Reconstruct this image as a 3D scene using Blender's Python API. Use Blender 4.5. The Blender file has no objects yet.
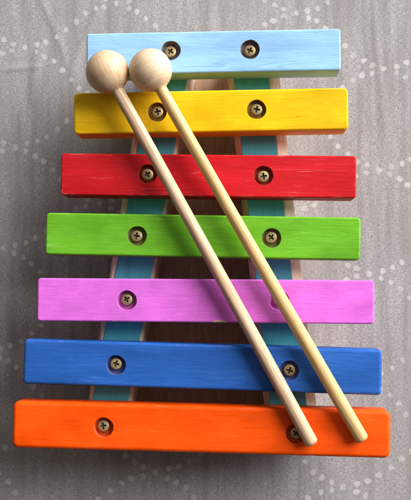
import bpy, bmesh, math, random
import numpy as np
from mathutils import Vector, Matrix

random.seed(4)
rng = np.random.default_rng(4)
S = bpy.context.scene
COL = S.collection
MM = 0.001

# ------------------------------------------------------------------ helpers
def link(name, me, mat=None, parent=None):
    o = bpy.data.objects.new(name, me)
    COL.objects.link(o)
    if mat is not None and me is not None:
        me.materials.append(mat)
    if parent is not None:
        o.parent = parent
    return o

def empty(name, loc=(0, 0, 0)):
    o = bpy.data.objects.new(name, None)
    COL.objects.link(o)
    o.location = loc
    o.empty_display_size = 0.02
    return o

def to_mesh(bm, name, smooth=None):
    bmesh.ops.recalc_face_normals(bm, faces=bm.faces[:])
    me = bpy.data.meshes.new(name)
    bm.to_mesh(me)
    bm.free()
    if smooth is not None:
        me.shade_smooth()
        me.set_sharp_from_angle(angle=math.radians(smooth))
    return me

def lathe_bm(profile, seg=64, bm=None, cx=0.0, cy=0.0, wob=0.0):
    """profile: list of (r, z), closed onto the axis at both ends (r = 0)."""
    bm = bm or bmesh.new()
    rings = []
    ph = [random.uniform(0, 6.28) for _ in range(4)]
    wv = [1 + wob * sum(math.sin((2 * q + 3) * 2 * math.pi * k / seg + ph[q]) / (q + 1) for q in range(4)) for k in range(seg)]
    for r, z in profile:
        if r < 1e-9:
            rings.append([bm.verts.new((cx, cy, z))])
        else:
            rings.append([bm.verts.new((cx + r * wv[k] * math.cos(2 * math.pi * k / seg), cy + r * wv[k] * math.sin(2 * math.pi * k / seg), z)) for k in range(seg)])
    for a, b in zip(rings[:-1], rings[1:]):
        for k in range(seg):
            k2 = (k + 1) % seg
            if len(a) == 1:
                bm.faces.new((a[0], b[k], b[k2]))
            elif len(b) == 1:
                bm.faces.new((a[k], b[0], a[k2]))
            else:
                bm.faces.new((a[k], b[k], b[k2], a[k2]))
    return bm

def cut(me, cutter):
    """boolean difference of two meshes, returned as a new mesh"""
    a = bpy.data.objects.new('a', me)
    b = bpy.data.objects.new('b', cutter)
    COL.objects.link(a); COL.objects.link(b)
    m = a.modifiers.new('d', 'BOOLEAN')
    m.operation = 'DIFFERENCE'; m.solver = 'EXACT'; m.use_self = True; m.object = b
    dg = bpy.context.evaluated_depsgraph_get()
    dg.update()
    out = bpy.data.meshes.new_from_object(a.evaluated_get(dg))
    bpy.data.objects.remove(a); bpy.data.objects.remove(b)
    return out

def prism_bm(poly, z0, z1):
    bm = bmesh.new()
    lo = [bm.verts.new((x * MM, y * MM, z0 * MM)) for x, y in poly]
    hi = [bm.verts.new((x * MM, y * MM, z1 * MM)) for x, y in poly]
    n = len(poly)
    bm.faces.new(lo[::-1]); bm.faces.new(hi)
    for k in range(n):
        bm.faces.new((lo[k], lo[(k + 1) % n], hi[(k + 1) % n], hi[k]))
    return bm

# ------------------------------------------------------------------ materials
class NT:
    def __init__(self, name):
        self.m = bpy.data.materials.new(name)
        self.m.use_nodes = True
        self.t = self.m.node_tree
        self.b = self.t.nodes['Principled BSDF']
    def n(self, kind, **kw):
        nd = self.t.nodes.new(kind)
        for k, v in kw.items():
            if k in nd.inputs:
                nd.inputs[k].default_value = v
            else:
                setattr(nd, k, v)
        return nd
    def l(self, a, b):
        self.t.links.new(a, b)
    def coords(self, scale, offset=(0, 0, 0), kind='Object', rot=(0, 0, 0)):
        tc = self.n('ShaderNodeTexCoord')
        mp = self.n('ShaderNodeMapping')
        mp.inputs['Scale'].default_value = scale
        mp.inputs['Location'].default_value = offset
        mp.inputs['Rotation'].default_value = rot
        self.l(tc.outputs[kind], mp.inputs['Vector'])
        return mp.outputs['Vector']
    def noise(self, vec, scale=1.0, detail=4.0, rough=0.55, dist=0.0):
        nd = self.n('ShaderNodeTexNoise')
        nd.inputs['Scale'].default_value = scale
        nd.inputs['Detail'].default_value = detail
        nd.inputs['Roughness'].default_value = rough
        nd.inputs['Distortion'].default_value = dist
        self.l(vec, nd.inputs['Vector'])
        return nd.outputs['Fac']
    def ramp(self, fac, stops):
        nd = self.n('ShaderNodeValToRGB')
        e = nd.color_ramp.elements
        while len(e) < len(stops):
            e.new(0.5)
        for k, (p, c) in enumerate(stops):
            e[k].position = p
            e[k].color = (c if hasattr(c, '__len__') else (c, c, c)) + ((1,) if hasattr(c, '__len__') else ()) if hasattr(c, '__len__') else (c, c, c, 1)
        self.l(fac, nd.inputs['Fac'])
        return nd.outputs['Color']
    def mix(self, fac, a, b, mode='MIX'):
        nd = self.n('ShaderNodeMix', data_type='RGBA', blend_type=mode)
        for sock, v in ((nd.inputs['Factor'], fac), (nd.inputs['A'] if False else nd.inputs[6], a), (nd.inputs[7], b)):
            if isinstance(v, bpy.types.NodeSocket):
                self.l(v, sock)
            elif hasattr(v, '__len__'):
                sock.default_value = tuple(v) + ((1,) if len(v) == 3 else ())
            else:
                sock.default_value = v
        return nd.outputs[2]
    def math(self, op, a, b=0.0):
        nd = self.n('ShaderNodeMath', operation=op)
        for k, v in enumerate((a, b)):
            if isinstance(v, bpy.types.NodeSocket):
                self.l(v, nd.inputs[k])
            else:
                nd.inputs[k].default_value = v
        return nd.outputs[0]
    def bump(self, h, strength, dist, prev=None):
        nd = self.n('ShaderNodeBump')
        nd.inputs['Strength'].default_value = strength
        nd.inputs['Distance'].default_value = dist
        self.l(h, nd.inputs['Height'])
        if prev is not None:
            self.l(prev, nd.inputs['Normal'])
        return nd.outputs['Normal']

def paint_mat(name, base, worn, wear, seed, rough=0.5, ripple=0.5, chips=(), size=(0.15, 0.024)):
    """thin paint on wood: raised grain and brush ridges run along the bar, worn through here and there"""
    t = NT(name)
    off = (seed * 3.7, seed * 1.3, seed * 0.7)
    q = 0.65 + 0.9 * ((seed * 0.618) % 1.0)      # every board has its own grain
    fine = t.noise(t.coords((40, 900, 500), off), 1.0, 5, 0.65, 0.8)
    grain = t.noise(t.coords((16 * q, 330 * q, 200), off), 1.0, 4, 0.6, 0.6 + 1.4 * q)
    blot = t.noise(t.coords((30 / q, 75 * q, 60), off), 1.0, 4, 0.55)
    short = t.noise(t.coords((190, 750, 700), off), 1.0, 3, 0.6, 0.5)
    dark = tuple(c * 0.78 for c in base)
    lite = tuple(min(1, c * 1.06 + 0.004) for c in base)
    c = t.mix(t.ramp(blot, [(0.35, 0.0), (0.65, 1.0)]), dark, lite)
    c = t.mix(t.math('MULTIPLY', t.ramp(grain, [(0.30, 1.0), (0.40, 0.0)]), 0.40), c, tuple(x * 0.70 for x in base))
    c = t.mix(t.math('MULTIPLY', t.ramp(short, [(0.30, 1.0), (0.44, 0.0)]), 0.20), c, tuple(x * 0.66 for x in base))
    wl = t.math('MULTIPLY', t.ramp(fine, [(0.60, 0.0), (0.68, 1.0)]), t.ramp(blot, [(0.44, 0.06), (0.62, 1.0)]))
    c = t.mix(t.math('MULTIPLY', wl, wear), c, worn)
    # a few long grain lines that the paint has sunk into
    long_ = t.noise(t.coords((6, 150, 60), (off[0], off[1] + 5, off[2])), 1.0, 2, 0.5, 1.0)
    crack = t.ramp(t.math('ABSOLUTE', t.math('SUBTRACT', long_, 0.5)), [(0.0, 1.0), (0.009, 0.0)])
    keep = t.ramp(t.noise(t.coords((25, 90, 60), off), 1.0, 2, 0.5), [(0.48, 0.0), (0.60, 1.0)])
    crack = t.math('MULTIPLY', crack, keep)
    c = t.mix(t.math('MULTIPLY', crack, 0.32), c, tuple(x * 0.45 for x in base))
    # paint rubbed thin along the long and short top edges
    sp = t.n('ShaderNodeSeparateXYZ')
    tco = t.n('ShaderNodeTexCoord')
    t.l(tco.outputs['Object'], sp.inputs[0])
    ey = t.math('SUBTRACT', t.math('ABSOLUTE', sp.outputs[1]), size[1] / 2 - 0.0013)
    ex = t.math('SUBTRACT', t.math('ABSOLUTE', sp.outputs[0]), size[0] / 2 - 0.0015)
    ez = t.math('SUBTRACT', sp.outputs[2], 0.0085 - 0.0013)
    em = t.math('MINIMUM', t.math('MAXIMUM', ex, ey), ez)
    em = t.math('MULTIPLY', em, 900.0)
    rub = t.noise(t.coords((70, 160, 160), off), 1.0, 5, 0.7)
    em = t.math('MULTIPLY', t.ramp(em, [(0.0, 0.0), (0.6, 1.0)]), t.ramp(rub, [(0.54, 0.0), (0.64, 1.0)]))
    c = t.mix(t.math('MULTIPLY', em, 0.2), c, tuple(0.55 * x + 0.45 * y for x, y in zip(worn, (0.75, 0.58, 0.42))))
    for (px, py, pz, rx, ry, rz) in chips:      # paint knocked off, bare wood showing
        co_ = t.coords((1 / rx, 1 / ry, 1 / rz), (-px / rx, -py / ry, -pz / rz))
        ln = t.n('ShaderNodeVectorMath', operation='LENGTH')
        t.l(co_, ln.inputs[0])
        dist = t.math('ADD', ln.outputs['Value'], t.math('MULTIPLY', t.math('SUBTRACT', short, 0.5), 1.6))
        c = t.mix(t.ramp(dist, [(0.80, 1.0), (0.92, 0.0)]), c, (0.72, 0.50, 0.33))
    t.l(c, t.b.inputs['Base Color'])
    t.l(t.math('ADD', t.math('MULTIPLY', short, 0.25), rough - 0.12), t.b.inputs['Roughness'])
    t.b.inputs['Specular IOR Level'].default_value = 0.13
    nrm = t.bump(grain, 0.30, 0.0004)
    nrm = t.bump(fine, 0.30, 0.0002, nrm)
    nrm = t.bump(short, ripple * 0.8, 0.00022, nrm)
    nrm = t.bump(t.math('SUBTRACT', 1.0, crack), 0.35, 0.0002, nrm)
    t.l(nrm, t.b.inputs['Normal'])
    return t.m

def bore_mat(name, base, seed, bare):
    """screw hole: brown bored wood with some paint run into it"""
    t = NT(name)
    f = t.noise(t.coords((260, 260, 260), (seed, 0, seed)), 1.0, 4, 0.6)
    paint = tuple(x * 0.75 for x in base)
    t.l(t.mix(t.ramp(f, [(0.40, 1.0 - bare), (0.62, 1.0 - 0.6 * bare)]), (0.22, 0.125, 0.075), paint), t.b.inputs['Base Color'])
    t.b.inputs['Roughness'].default_value = 0.7
    t.b.inputs['Specular IOR Level'].default_value = 0.15
    t.l(t.bump(f, 0.4, 0.0003), t.b.inputs['Normal'])
    return t.m

def wood_mat(name, a, b, along, seed, rough=0.5, fine_amt=0.5):
    """bare wood; along = scale vector that is small along the grain"""
    t = NT(name)
    off = (seed * 2.3, seed * 1.9, seed * 4.1)
    v = t.coords(along, off)
    vf = t.coords(tuple(3.2 * x for x in along), off)
    g = t.noise(v, 1.0, 4, 0.55, 1.2)
    f = t.noise(vf, 1.0, 4, 0.65, 0.4)
    c = t.mix(t.ramp(g, [(0.32, 0.0), (0.66, 1.0)]), a, b)
    c = t.mix(t.math('MULTIPLY', t.ramp(f, [(0.48, 0.0), (0.68, 1.0)]), fine_amt), c, tuple(x * 0.55 for x in a))
    t.l(c, t.b.inputs['Base Color'])
    t.b.inputs['Roughness'].default_value = rough
    t.b.inputs['Specular IOR Level'].default_value = 0.35
    t.l(t.bump(f, 0.35, 0.0002), t.b.inputs['Normal'])
    return t.m

HUES = {  # paint, worn paint, wear, ripple
    'sky':    ((0.30, 0.55, 0.85), (0.42, 0.66, 0.88), 0.25, 0.35),
    'yellow': ((0.84, 0.50, 0.003), (0.90, 0.62, 0.06), 0.30, 0.30),
    'red':    ((0.56, 0.008, 0.014), (0.74, 0.18, 0.18), 0.60, 0.40),
    'green':  ((0.135, 0.42, 0.018), (0.32, 0.56, 0.12), 0.6, 0.50),
    'pink':   ((0.71, 0.155, 0.68), (0.86, 0.32, 0.80), 0.22, 0.55),
    'blue':   ((0.019, 0.105, 0.41), (0.08, 0.23, 0.60), 0.45, 0.80),
    'orange': ((0.92, 0.084, 0.000), (0.94, 0.22, 0.06), 0.28, 0.25),
}
CHIPS = {  # centre and radii in the bar's own frame (m)
    'pink': [(0.0085, -0.0114, 0.0080, 0.0042, 0.0010, 0.0016), (-0.050, -0.0118, 0.0078, 0.0012, 0.0006, 0.001)],
    'orange': [(0.061, -0.0126, 0.0070, 0.0016, 0.0008, 0.001)],
}
SIZES = {'sky': (.1423, .0234), 'yellow': (.1532, .0234), 'red': (.1644, .0235), 'green': (.1748, .0234), 'pink': (.1865, .0240), 'blue': (.1980, .0248), 'orange': (.2084, .0258)}
PAINT = {k: paint_mat(k + '_paint', v[0], v[1], v[2], n + 1, ripple=v[3], chips=CHIPS.get(k, ()), size=SIZES[k]) for n, (k, v) in enumerate(HUES.items())}
BORE = {k: bore_mat(k + '_bore', v[0], n + 1, {'sky': 0.95, 'yellow': 0.8, 'green': 0.8}.get(k, 0.35)) for n, (k, v) in enumerate(HUES.items())}
RAIL_WOOD = wood_mat('pale_pine', (0.68, 0.51, 0.36), (0.76, 0.61, 0.46), (300, 40, 300), 1)
BASE_WOOD = wood_mat('plywood', (0.40, 0.24, 0.15), (0.50, 0.32, 0.21), (250, 30, 250), 2)
STICK_PINK = wood_mat('beech_stick', (0.50, 0.315, 0.175), (0.74, 0.54, 0.36), (520, 520, 14), 3, 0.5, 0.85)
STICK_GOLD = wood_mat('birch_stick', (0.55, 0.345, 0.13), (0.74, 0.52, 0.235), (480, 480, 12), 4, 0.48, 0.7)
BALL_TAN = wood_mat('ball_wood_tan', (0.55, 0.37, 0.205), (0.71, 0.52, 0.335), (420, 260, 38), 5, 0.38, 0.4)
BALL_PALE = wood_mat('ball_wood_pale', (0.58, 0.41, 0.25), (0.72, 0.55, 0.375), (70, 120, 800), 6, 0.42, 0.4)

def strip_material():
    t = NT('teal_paint')
    f = t.noise(t.coords((600, 90, 300)), 1.0, 4, 0.6)
    g = t.noise(t.coords((120, 18, 60), (4, 2, 0)), 1.0, 4, 0.65)
    c = t.mix(f, (0.04, 0.32, 0.39), (0.075, 0.43, 0.49))
    c = t.mix(t.math('MULTIPLY', t.ramp(g, [(0.50, 0.0), (0.68, 1.0)]), 0.5), c, (0.03, 0.20, 0.27))
    t.l(c, t.b.inputs['Base Color'])
    t.b.inputs['Roughness'].default_value = 0.5
    t.l(t.bump(f, 0.3, 0.0002), t.b.inputs['Normal'])
    return t.m
STRIP = strip_material()

def brass_material():
    t = NT('brass')
    f = t.noise(t.coords((900, 900, 900)), 1.0, 4, 0.6)
    t.l(t.mix(f, (0.30, 0.22, 0.10), (0.54, 0.42, 0.22)), t.b.inputs['Base Color'])
    t.b.inputs['Metallic'].default_value = 0.5
    t.b.inputs['Roughness'].default_value = 0.5
    t.l(t.bump(f, 0.25, 0.0001), t.b.inputs['Normal'])
    return t.m
BRASS = brass_material()

def recess_material():
    t = NT('dark_recess')  # mottled dark brown, coloured onto the cross recess of the screw heads
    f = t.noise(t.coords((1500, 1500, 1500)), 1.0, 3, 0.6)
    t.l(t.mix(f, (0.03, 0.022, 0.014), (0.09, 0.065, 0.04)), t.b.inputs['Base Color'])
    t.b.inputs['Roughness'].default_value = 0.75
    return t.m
RECESS_DARK = recess_material()

def linen_material():
    t = NT('grey_linen')
    warp = t.noise(t.coords((3300, 420, 1), (3, 1, 0)), 1.0, 3, 0.6)
    weft = t.noise(t.coords((420, 3300, 1), (7, 5, 0)), 1.0, 3, 0.6)
    cell = t.noise(t.coords((1500, 1500, 1), (1, 9, 0)), 1.0, 3, 0.75)
    slub = t.noise(t.coords((170, 14, 1), (2, 2, 0)), 1.0, 4, 0.6)
    blot = t.noise(t.coords((28, 22, 1), (5, 3, 0)), 1.0, 3, 0.5)
    w = t.math('ADD', t.math('MULTIPLY', warp, 0.5), t.math('MULTIPLY', weft, 0.5))
    w2 = t.math('ADD', t.math('MULTIPLY', w, 0.6), t.math('MULTIPLY', cell, 0.4))
    c = t.ramp(w2, [(0.38, (0.105, 0.098, 0.098)), (0.50, (0.325, 0.312, 0.315)), (0.62, (0.55, 0.537, 0.54))])
    c = t.mix(t.math('MULTIPLY', t.ramp(slub, [(0.42, 0.0), (0.64, 1.0)]), 0.55), c, (0.205, 0.185, 0.176))
    c = t.mix(t.math('MULTIPLY', t.ramp(blot, [(0.45, 0.0), (0.66, 1.0)]), 0.35), c, (0.23, 0.212, 0.205))
    at = t.n('ShaderNodeAttribute', attribute_name='print')
    dots = t.math('MULTIPLY', at.outputs['Fac'], t.ramp(w2, [(0.30, 0.45), (0.50, 0.85)]))
    c = t.mix(dots, c, (0.56, 0.55, 0.55))
    t.l(c, t.b.inputs['Base Color'])
    t.b.inputs['Roughness'].default_value = 0.9
    t.b.inputs['Specular IOR Level'].default_value = 0.12
    nrm = t.bump(w2, 0.4, 0.0003)
    nrm = t.bump(slub, 0.2, 0.0005, nrm)
    t.l(nrm, t.b.inputs['Normal'])
    return t.m
LINEN = linen_material()

# ------------------------------------------------------------------ tablecloth
def cloth():
    def axis(lo, hi, step, far):
        core = np.arange(lo, hi + step / 2, step)
        out, d = [], step
        x = hi
        while x < far:
            d *= 1.25
            x += d
            out.append(x)
        left, d, x = [], step, lo
        while x > -far:
            d *= 1.25
            x -= d
            left.append(x)
        return np.concatenate([left[::-1], core, out])
    xs = axis(-160, 155, 0.44, 700)
    ys = axis(-182, 188, 0.44, 700)
    X, Y = np.meshgrid(xs, ys)
    nx, ny = len(xs), len(ys)
    # soft creases of a cloth that was folded, and small ripples
    Z = np.zeros_like(X)
    def crease(px, py, ang, length, width, h):
        ca, sa = math.cos(ang), math.sin(ang)
        u = (X - px) * ca + (Y - py) * sa
        v = -(X - px) * sa + (Y - py) * ca
        v = v + 1.6 * np.sin(u / 17.0 + px)
        Z[...] += 0.62 * h * np.exp(-(v / width) ** 2) * np.exp(-(u / length) ** 4)
    crease(104, 120, 1.60, 70, 2.2, 0.40)
    crease(110, 60, 1.58, 90, 3.0, 0.30)
    crease(99, -20, 1.60, 80, 4.0, 0.35)
    crease(-70, 150, 1.15, 40, 3.0, 0.6)
    crease(-98, 140, 1.9, 30, 2.5, 0.5)
    crease(-118, 118, 0.10, 14, 2.0, 0.7)
    crease(-108, 112, 1.5, 22, 3.0, 0.6)
    crease(0, 145, 1.45, 20, 4.0, 0.4)
    crease(-120, 60, 1.2, 60, 6.0, 0.5)
    for _ in range(16):
        a = rng.uniform(0, 2 * math.pi)
        k = rng.uniform(1 / 34, 1 / 11)
        Z += 0.035 / (k * 20) * np.sin((X * math.cos(a) + Y * math.sin(a)) * k + rng.uniform(0, 6.28))
    Z -= Z.max() + 0.02
    Z = np.maximum(Z, -2.4)
    # printed dots: a hexagonal net of short double links joined by curved chains
    D = []
    A0 = np.array((-116.16, 129.57)); A = np.array((111.95, -7.72)); B = np.array((-4.78, -62.34))
    for i2 in range(-4, 7):
        for j2 in range(-6, 10):
            if (i2 + j2) % 2:
                continue
            i, j = i2 / 2, j2 / 2
            def at(u, v, i=i, j=j):
                i_, j_ = i + u, j + v      # the cloth is pulled a little out of square
                return A0 + A * i_ + B * j_ + np.array((0.636, -0.024)) * i_ * j_ + np.array((-0.757, -0.352)) * j_ * j_
            for u in (-0.0665, 0.0665):
                for v in (-0.038, 0.038):
                    D.append(at(u, v))
            D.append(at(0, 0))
            for sv in (-1, 1):
                for k in range(1, 7):
                    s = k / 7
                    u = 0.0665 + (0.5 - 2 * 0.0665) * s
                    v = sv * (0.038 + (0.5 - 2 * 0.038) * (s + 0.08 * math.sin(2 * math.pi * s) * -1))
                    D.append(at(u, v))
    P = np.zeros_like(X)
    for d in D:
        dx, dy = d + rng.normal(0, 0.35, 2)
        if abs(dx) > 250 or abs(dy) > 250:
            continue
        r = rng.uniform(1.4, 1.85)
        i0, i1 = np.searchsorted(xs, (dx - 3.5, dx + 3.5))
        j0, j1 = np.searchsorted(ys, (dy - 3.5, dy + 3.5))
        if i1 <= i0 or j1 <= j0:
            continue
        sx, sy = X[j0:j1, i0:i1] - dx, Y[j0:j1, i0:i1] - dy
        th = np.arctan2(sy, sx)
        rr = np.hypot(sx, sy) / (r * (1 + 0.10 * np.sin(2 * th + dx) + 0.07 * np.sin(3 * th + dy)))
        P[j0:j1, i0:i1] = np.maximum(P[j0:j1, i0:i1], np.clip((1.12 - rr) / 0.22, 0, 1) * rng.uniform(0.45, 0.85))
    me = bpy.data.meshes.new('tablecloth')
    co = np.stack([X, Y, Z], -1).reshape(-1, 3) * MM
    idx = np.arange(nx * ny).reshape(ny, nx)
    q = np.stack([idx[:-1, :-1], idx[:-1, 1:], idx[1:, 1:], idx[1:, :-1]], -1).reshape(-1, 4)
    me.vertices.add(len(co)); me.vertices.foreach_set('co', co.ravel())
    me.loops.add(q.size); me.loops.foreach_set('vertex_index', q.ravel().astype(np.int32))
    me.polygons.add(len(q)); me.polygons.foreach_set('loop_start', np.arange(0, q.size, 4, dtype=np.int32))
    me.update(calc_edges=True)
    me.shade_smooth()
    a = me.attributes.new('print', 'FLOAT', 'POINT')
    a.data.foreach_set('value', P.ravel().astype(np.float32))
    return me

tc = link('tablecloth', cloth(), LINEN)
tc['label'] = 'grey linen tablecloth printed with chains of pale dots, lying under everything'
tc['category'] = 'tablecloth'
tc['kind'] = 'structure'

# ------------------------------------------------------------------ xylophone
XY = empty('toy_xylophone')
XY['label'] = 'wooden toy xylophone with seven painted bars screwed to two rails on grey cloth'
XY['category'] = 'xylophone'

TOP, THICK = 55.0, 17.0

def bar_mesh(name, L, W, holes, corner, edge, depth=4.2):
    bm = bmesh.new()
    bmesh.ops.create_cube(bm, size=1.0)
    bmesh.ops.scale(bm, vec=(L * MM, W * MM, THICK * MM), verts=bm.verts[:])
    v = [e for e in bm.edges if abs(e.verts[0].co.z - e.verts[1].co.z) > 1e-5]
    bmesh.ops.bevel(bm, geom=v, offset=corner * MM, segments=7, profile=0.5, affect='EDGES', clamp_overlap=True)
    h = THICK * MM / 2
    rim = [e for e in bm.edges if all(abs(abs(x.co.z) - h) < 1e-6 for x in e.verts) and e.verts[0].co.z * e.verts[1].co.z > 0]
    bmesh.ops.bevel(bm, geom=rim, offset=edge * MM, segments=6, profile=0.5, affect='EDGES', clamp_overlap=True)
    me = to_mesh(bm, name)
    bmc = bmesh.new()
    for hx, hy in holes:
        R = 5.35
        prof = [(0, -depth), (R - 0.5, -depth), (R - 0.15, -depth + 0.4), (R, -0.30), (R + 0.08, -0.12), (R + 0.22, 0.06), (R + 0.22, 2), (0, 2)]
        lathe_bm([(r * MM, (THICK / 2 + z) * MM) for r, z in prof], 72, bmc, hx * MM, hy * MM, wob=0.014)
    cutter = to_mesh(bmc, 'cutter')
    out = cut(me, cutter)
    out.name = name
    out.materials.clear()
    return out

def screw_mesh():
    R = 3.25
    prof = [(0, -0.3), (R - 0.15, -0.3), (R, 0.1), (R, 1.25), (R - 0.12, 1.55), (R - 0.45, 1.8), (R * 0.6, 1.97), (R * 0.3, 2.05), (0, 2.07)]
    head = to_mesh(lathe_bm([(r * MM, z * MM) for r, z in prof], 56), 'screw')
    bm = bmesh.new()
    for a in (0, 90):
        r = bmesh.ops.create_cube(bm, size=1.0)
        vs = r['verts']
        bmesh.ops.scale(bm, vec=(4.5 * MM, 1.22 * MM, 2.6 * MM), verts=vs)
        for v in vs:
            if v.co.z < 0:
                v.co.x *= 0.72
                v.co.y *= 0.75
        bmesh.ops.translate(bm, vec=(0, 0, 2.15 * MM), verts=vs)
        if a:
            bmesh.ops.rotate(bm, cent=(0, 0, 0), matrix=Matrix.Rotation(math.radians(90), 3, 'Z'), verts=vs)
        if a:
            bmesh.ops.translate(bm, vec=(0, 0, 0.013 * MM), verts=vs)
    me = cut(head, to_mesh(bm, 'cross'))
    me.name = 'screw'
    me.materials.clear()
    me.materials.append(BRASS)
    me.materials.append(RECESS_DARK)
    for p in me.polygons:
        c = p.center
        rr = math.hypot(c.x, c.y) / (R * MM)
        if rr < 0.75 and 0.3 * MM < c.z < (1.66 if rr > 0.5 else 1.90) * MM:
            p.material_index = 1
    me.shade_smooth(); me.set_sharp_from_angle(angle=math.radians(28))
    return me
SCREW = screw_mesh()

# colour, centre x, y, length, width, rotation, holes, corner radius, edge radius, label
BARS = [
    ('sky',     4.0, 110.9, 142.3, 23.4,  0.51, [(-23.5, 1.2), (20.7, 0.9)], 1.5, 1.0, 'pale sky blue bar, shortest of the seven'),
    ('yellow',  2.5,  77.5, 153.2, 23.4,  0.64, [(-29.7, 0.0), (25.8, 0.4)], 2.6, 1.2, 'bright yellow bar'),
    ('red',     1.1,  41.4, 164.4, 23.5, -0.84, [(-33.5, 0.5), (31.0, 0.3)], 1.8, 1.0, 'red bar with worn pale grain lines'),
    ('green',  -2.0,   7.7, 174.8, 23.4, -1.06, [(-36.1, -0.5), (38.5, -0.4)], 2.0, 1.1, 'leaf green bar'),
    ('pink',   -0.6, -28.1, 186.5, 24.0, -0.37, [(-43.0, -0.1), (41.3, 0.5)], 1.8, 1.1, 'bright pink bar, chipped at its lower edge'),
    ('blue',   -2.4, -64.5, 198.0, 24.8, -1.51, [(-47.1, -0.4), (48.5, -0.4)], 2.2, 1.8, 'dark blue bar'),
    ('orange', -3.1, -98.7, 208.4, 25.8, -1.09, [(-53.1, -0.2), (52.6, -0.9)], 3.6, 2.4, 'vivid orange bar, longest of the seven'),
]
first_screw = None
for key, cx, cy, L, W, rot, holes, corner, edge, lab in BARS:
    b = link('bar', bar_mesh('bar', L, W, holes, corner, edge), PAINT[key], XY)
    b.data.materials.append(BORE[key])
    for p in b.data.polygons:
        c = p.center
        if c.z < (THICK / 2 - 0.2) * MM and any(math.hypot(c.x - hx * MM, c.y - hy * MM) < 5.52 * MM for hx, hy in holes) and c.z > (THICK / 2 - 4.4) * MM:
            p.material_index = 1
    b.location = (cx * MM, cy * MM, (TOP - THICK / 2) * MM)
    b.rotation_euler = (0, 0, math.radians(rot))
    b['label'] = lab
    for hx, hy in holes:
        if first_screw is None:
            s = first_screw = link('screw', SCREW)
        else:
            s = first_screw.copy()
            COL.objects.link(s)
        s.parent = b
        s.location = ((hx + random.uniform(-0.5, 0.3)) * MM, (hy + random.uniform(-0.3, 0.5)) * MM, (THICK / 2 - 4.2 + random.uniform(0.3, 0.9)) * MM)
        s.rotation_euler = (math.radians(random.uniform(-7, 7)), math.radians(random.uniform(-7, 7)), random.uniform(0, math.pi))

def rail_mesh(xl, xr, y0, y1, inner, outer, z_top, drop):
    """xl, xr: (slope, offset) lines in mm; chamfered top edges beside the painted strip"""
    bm = bmesh.new()
    rows = []
    for y in (y0, y1):
        a, b = xl[0] * y + xl[1], xr[0] * y + xr[1]
        sec = [(a, 0), (b, 0), (b, z_top - drop), (b - outer, z_top), (a + inner, z_top), (a, z_top - drop)]
        rows.append([bm.verts.new((x * MM, y * MM, (z + 0.02) * MM)) for x, z in sec])
    n = 6
    for k in range(n):
        bm.faces.new((rows[0][k], rows[0][(k + 1) % n], rows[1][(k + 1) % n], rows[1][k]))
    bm.faces.new(rows[0][::-1]); bm.faces.new(rows[1])
    sharp = [e for e in bm.edges]
    bmesh.ops.bevel(bm, geom=sharp, offset=0.35 * MM, segments=2, profile=0.5, affect='EDGES', clamp_overlap=True)
    return to_mesh(bm, 'rail')

RAILS = [  # left line, right line, strip left, strip right, chamfer widths
    ((0.1650, -54.3), (0.1800, -27.9), (0.1744, -50.47), (0.1807, -29.42), 1.7, 2.4),
    ((-0.1110, 23.05), (-0.1077, 52.99), (-0.1100, 26.46), (-0.1119, 46.88), 3.0, 5.6),
]
Y0, Y1 = -112.0, 115.0
for xl, xr, sl, sr, inner, outer in RAILS:
    r = link('rail', rail_mesh(xl, xr, Y0, Y1, inner, outer, 37.3, 3.4), RAIL_WOOD, XY)
    poly = [(sl[0] * y + sl[1], y) for y in (Y0 + .3, Y1 - .3)] + [(sr[0] * y + sr[1], y) for y in (Y1 - .3, Y0 + .3)]
    bm = prism_bm(poly[::-1], 36.8, 38.05)
    bmesh.ops.bevel(bm, geom=bm.edges[:], offset=0.2 * MM, segments=2, affect='EDGES', clamp_overlap=True)
    link('painted_strip', to_mesh(bm, 'painted_strip'), STRIP, r)

# thin board that closes the body between the two rails
lx = lambda y: 0.1800 * y - 27.85
rx = lambda y: -0.1110 * y + 22.95
ya, yb = -110.0, 113.0
bb = prism_bm([(lx(ya), ya), (rx(ya), ya), (rx(yb), yb), (lx(yb), yb)], 1.2, 4.6)
link('base_board', to_mesh(bb, 'base_board'), BASE_WOOD, XY)

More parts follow.
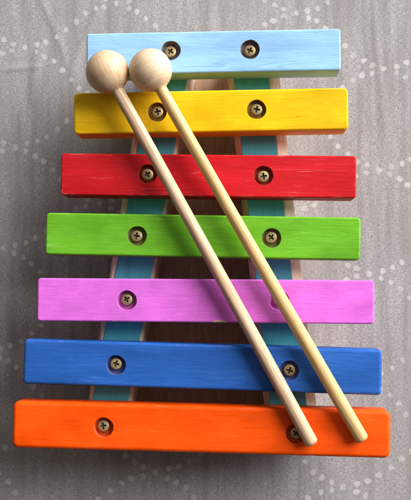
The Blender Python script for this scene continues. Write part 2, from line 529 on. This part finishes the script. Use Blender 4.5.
# ------------------------------------------------------------------ mallets
def mallet(ball_at, tip_at, r_ball, r0, r1, ball_mat, stick_mat, label, seed):
    """local frame: origin at ball centre, +z along the stick towards its tip (mm)"""
    p, q = Vector(ball_at), Vector(tip_at)
    d = q - p
    L = d.length
    root = empty('mallet', p * MM)
    root.rotation_mode = 'QUATERNION'
    root.rotation_quaternion = d.to_track_quat('Z', 'Y')
    root['label'] = label
    root['category'] = 'mallet'
    root['group'] = 'pair of wooden mallets lying across the xylophone'
    # turned ball: slightly egg shaped, with a collar where the stick is glued in
    prof = []
    zc = math.sqrt(r_ball ** 2 - (r0 + 0.9) ** 2)
    n = 40
    for k in range(n + 1):
        a = math.pi * k / n
        z = -r_ball * math.cos(a); r = r_ball * math.sin(a)
        if z > zc:
            break
        prof.append((max(r, 0) * (1 + 0.012 * math.sin(5 * a + seed)), z))
    prof[0] = (0, prof[0][1])
    prof += [(r0 + 0.8, zc + 0.15), (r0 + 0.55, zc + 0.45), (r0 * 0.6, zc + 0.5), (0, zc + 0.5)]
    bm = lathe_bm([(r * MM, z * MM) for r, z in prof], 72)
    link('ball', to_mesh(bm, 'ball', 35), ball_mat, root)
    # stick: a dowel that is not perfectly straight, with a rounded tip
    sp = []
    z0 = zc - 3
    N = 60
    for k in range(N + 1):
        s = k / N
        z = z0 + (L - 1.9 - z0) * s
        r = r0 + (r1 - r0) * s + 0.05 * math.sin(9 * s + seed)
        sp.append((r, z))
    for a in (20, 40, 58, 72, 82):
        ar = math.radians(a)
        sp.append((r1 * (0.30 + 0.70 * math.cos(ar)) if a < 82 else r1 * 0.32, L - 1.9 + 2.1 * math.sin(ar)))
    sp = [(0, z0)] + sp + [(0, L + 0.22)]
    bm = lathe_bm([(r * MM, z * MM) for r, z in sp], 40)
    for v in bm.verts:
        s = v.co.z / (L * MM)
        v.co.x += 0.35 * MM * math.sin(math.pi * max(0, min(1, s)) + 0.0) * (1 if seed % 2 else -1)
    link('stick', to_mesh(bm, 'stick', 40), stick_mat, root)
    return root

mallet((-53.4, 97.1, TOP + 11.7), (58.2, -105.5, TOP + 3.8), 11.85, 3.3, 3.75, BALL_TAN, STICK_PINK,
       'mallet with pinkish stick whose tip ends beside the orange bar screw', 1)
mallet((-29.75, 97.8, TOP + 11.7), (85.4, -103.3, TOP + 3.8), 11.85, 3.25, 3.75, BALL_PALE, STICK_GOLD,
       'mallet with yellower stick crossing the pink bar screw hole, tip nearer the bar ends', 2)

# ------------------------------------------------------------------ light
def lamp(name, kind, direction, dist, energy, color, target=(0, 0, 0.02), **kw):
    l = bpy.data.lights.new(name, kind)
    l.energy = energy; l.color = color
    for k, v in kw.items():
        setattr(l, k, v)
    o = bpy.data.objects.new(name, l)
    COL.objects.link(o)
    d = Vector(direction).normalized()
    o.location = Vector(target) + d * dist
    o.rotation_euler = d.to_track_quat('Z', 'Y').to_euler()
    return o

EL, AZ = math.radians(24.5), math.radians(37.5)
lamp('window_light', 'AREA', (math.cos(EL) * math.cos(AZ), math.cos(EL) * math.sin(AZ), math.sin(EL)), 2.6, 238, (1.0, 0.98, 0.985),
     shape='DISK', size=2.75)
W = bpy.data.worlds.new('World')
S.world = W
W.use_nodes = True
wt = W.node_tree
bg = wt.nodes['Background']
# the room: brighter towards the window side, dim and warm towards the viewer's side
tcw = wt.nodes.new('ShaderNodeTexCoord')
dot = wt.nodes.new('ShaderNodeVectorMath'); dot.operation = 'DOT_PRODUCT'
dot.inputs[1].default_value = Vector((0.15, 0.72, 0.62)).normalized()
wt.links.new(tcw.outputs['Generated'], dot.inputs[0])
rp = wt.nodes.new('ShaderNodeValToRGB')
mr = wt.nodes.new('ShaderNodeMapRange')
mr.inputs['From Min'].default_value = -1; mr.inputs['From Max'].default_value = 1
wt.links.new(dot.outputs['Value'], mr.inputs['Value'])
wt.links.new(mr.outputs['Result'], rp.inputs['Fac'])
e = rp.color_ramp.elements
e[0].position = 0.30; e[0].color = (0.022, 0.013, 0.007, 1)
e[1].position = 1.0; e[1].color = (0.54, 0.515, 0.495, 1)
m_ = e.new(0.62); m_.color = (0.088, 0.066, 0.050, 1)
wt.links.new(rp.outputs['Color'], bg.inputs['Color'])
bg.inputs['Strength'].default_value = 1.0

# ------------------------------------------------------------------ camera
cam = bpy.data.cameras.new('camera')
co = bpy.data.objects.new('camera', cam)
COL.objects.link(co)
R = Matrix(((0.999050243129846, 0.0009617791090167097, 0.04356244578924668),
            (0.0009617791090167097, 0.9990260464718819, -0.04411386915366752),
            (-0.04356244578924668, 0.04411386915366752, 0.9980762896017278)))
co.matrix_world = Matrix.Translation((0.021823204419889497, -0.02209944751381215, 0.555)) @ R.to_4x4()
cam.sensor_fit = 'VERTICAL'
cam.sensor_height = 24.0
cam.lens = 905.0 / 500.0 * 24.0
cam.clip_start = 0.01
cam.clip_end = 20
S.camera = co

S.view_settings.view_transform = 'Standard'
S.view_settings.look = 'None'
S.view_settings.gamma = 1.0
S.view_settings.exposure = 0.0
S.view_settings.use_curve_mapping = False
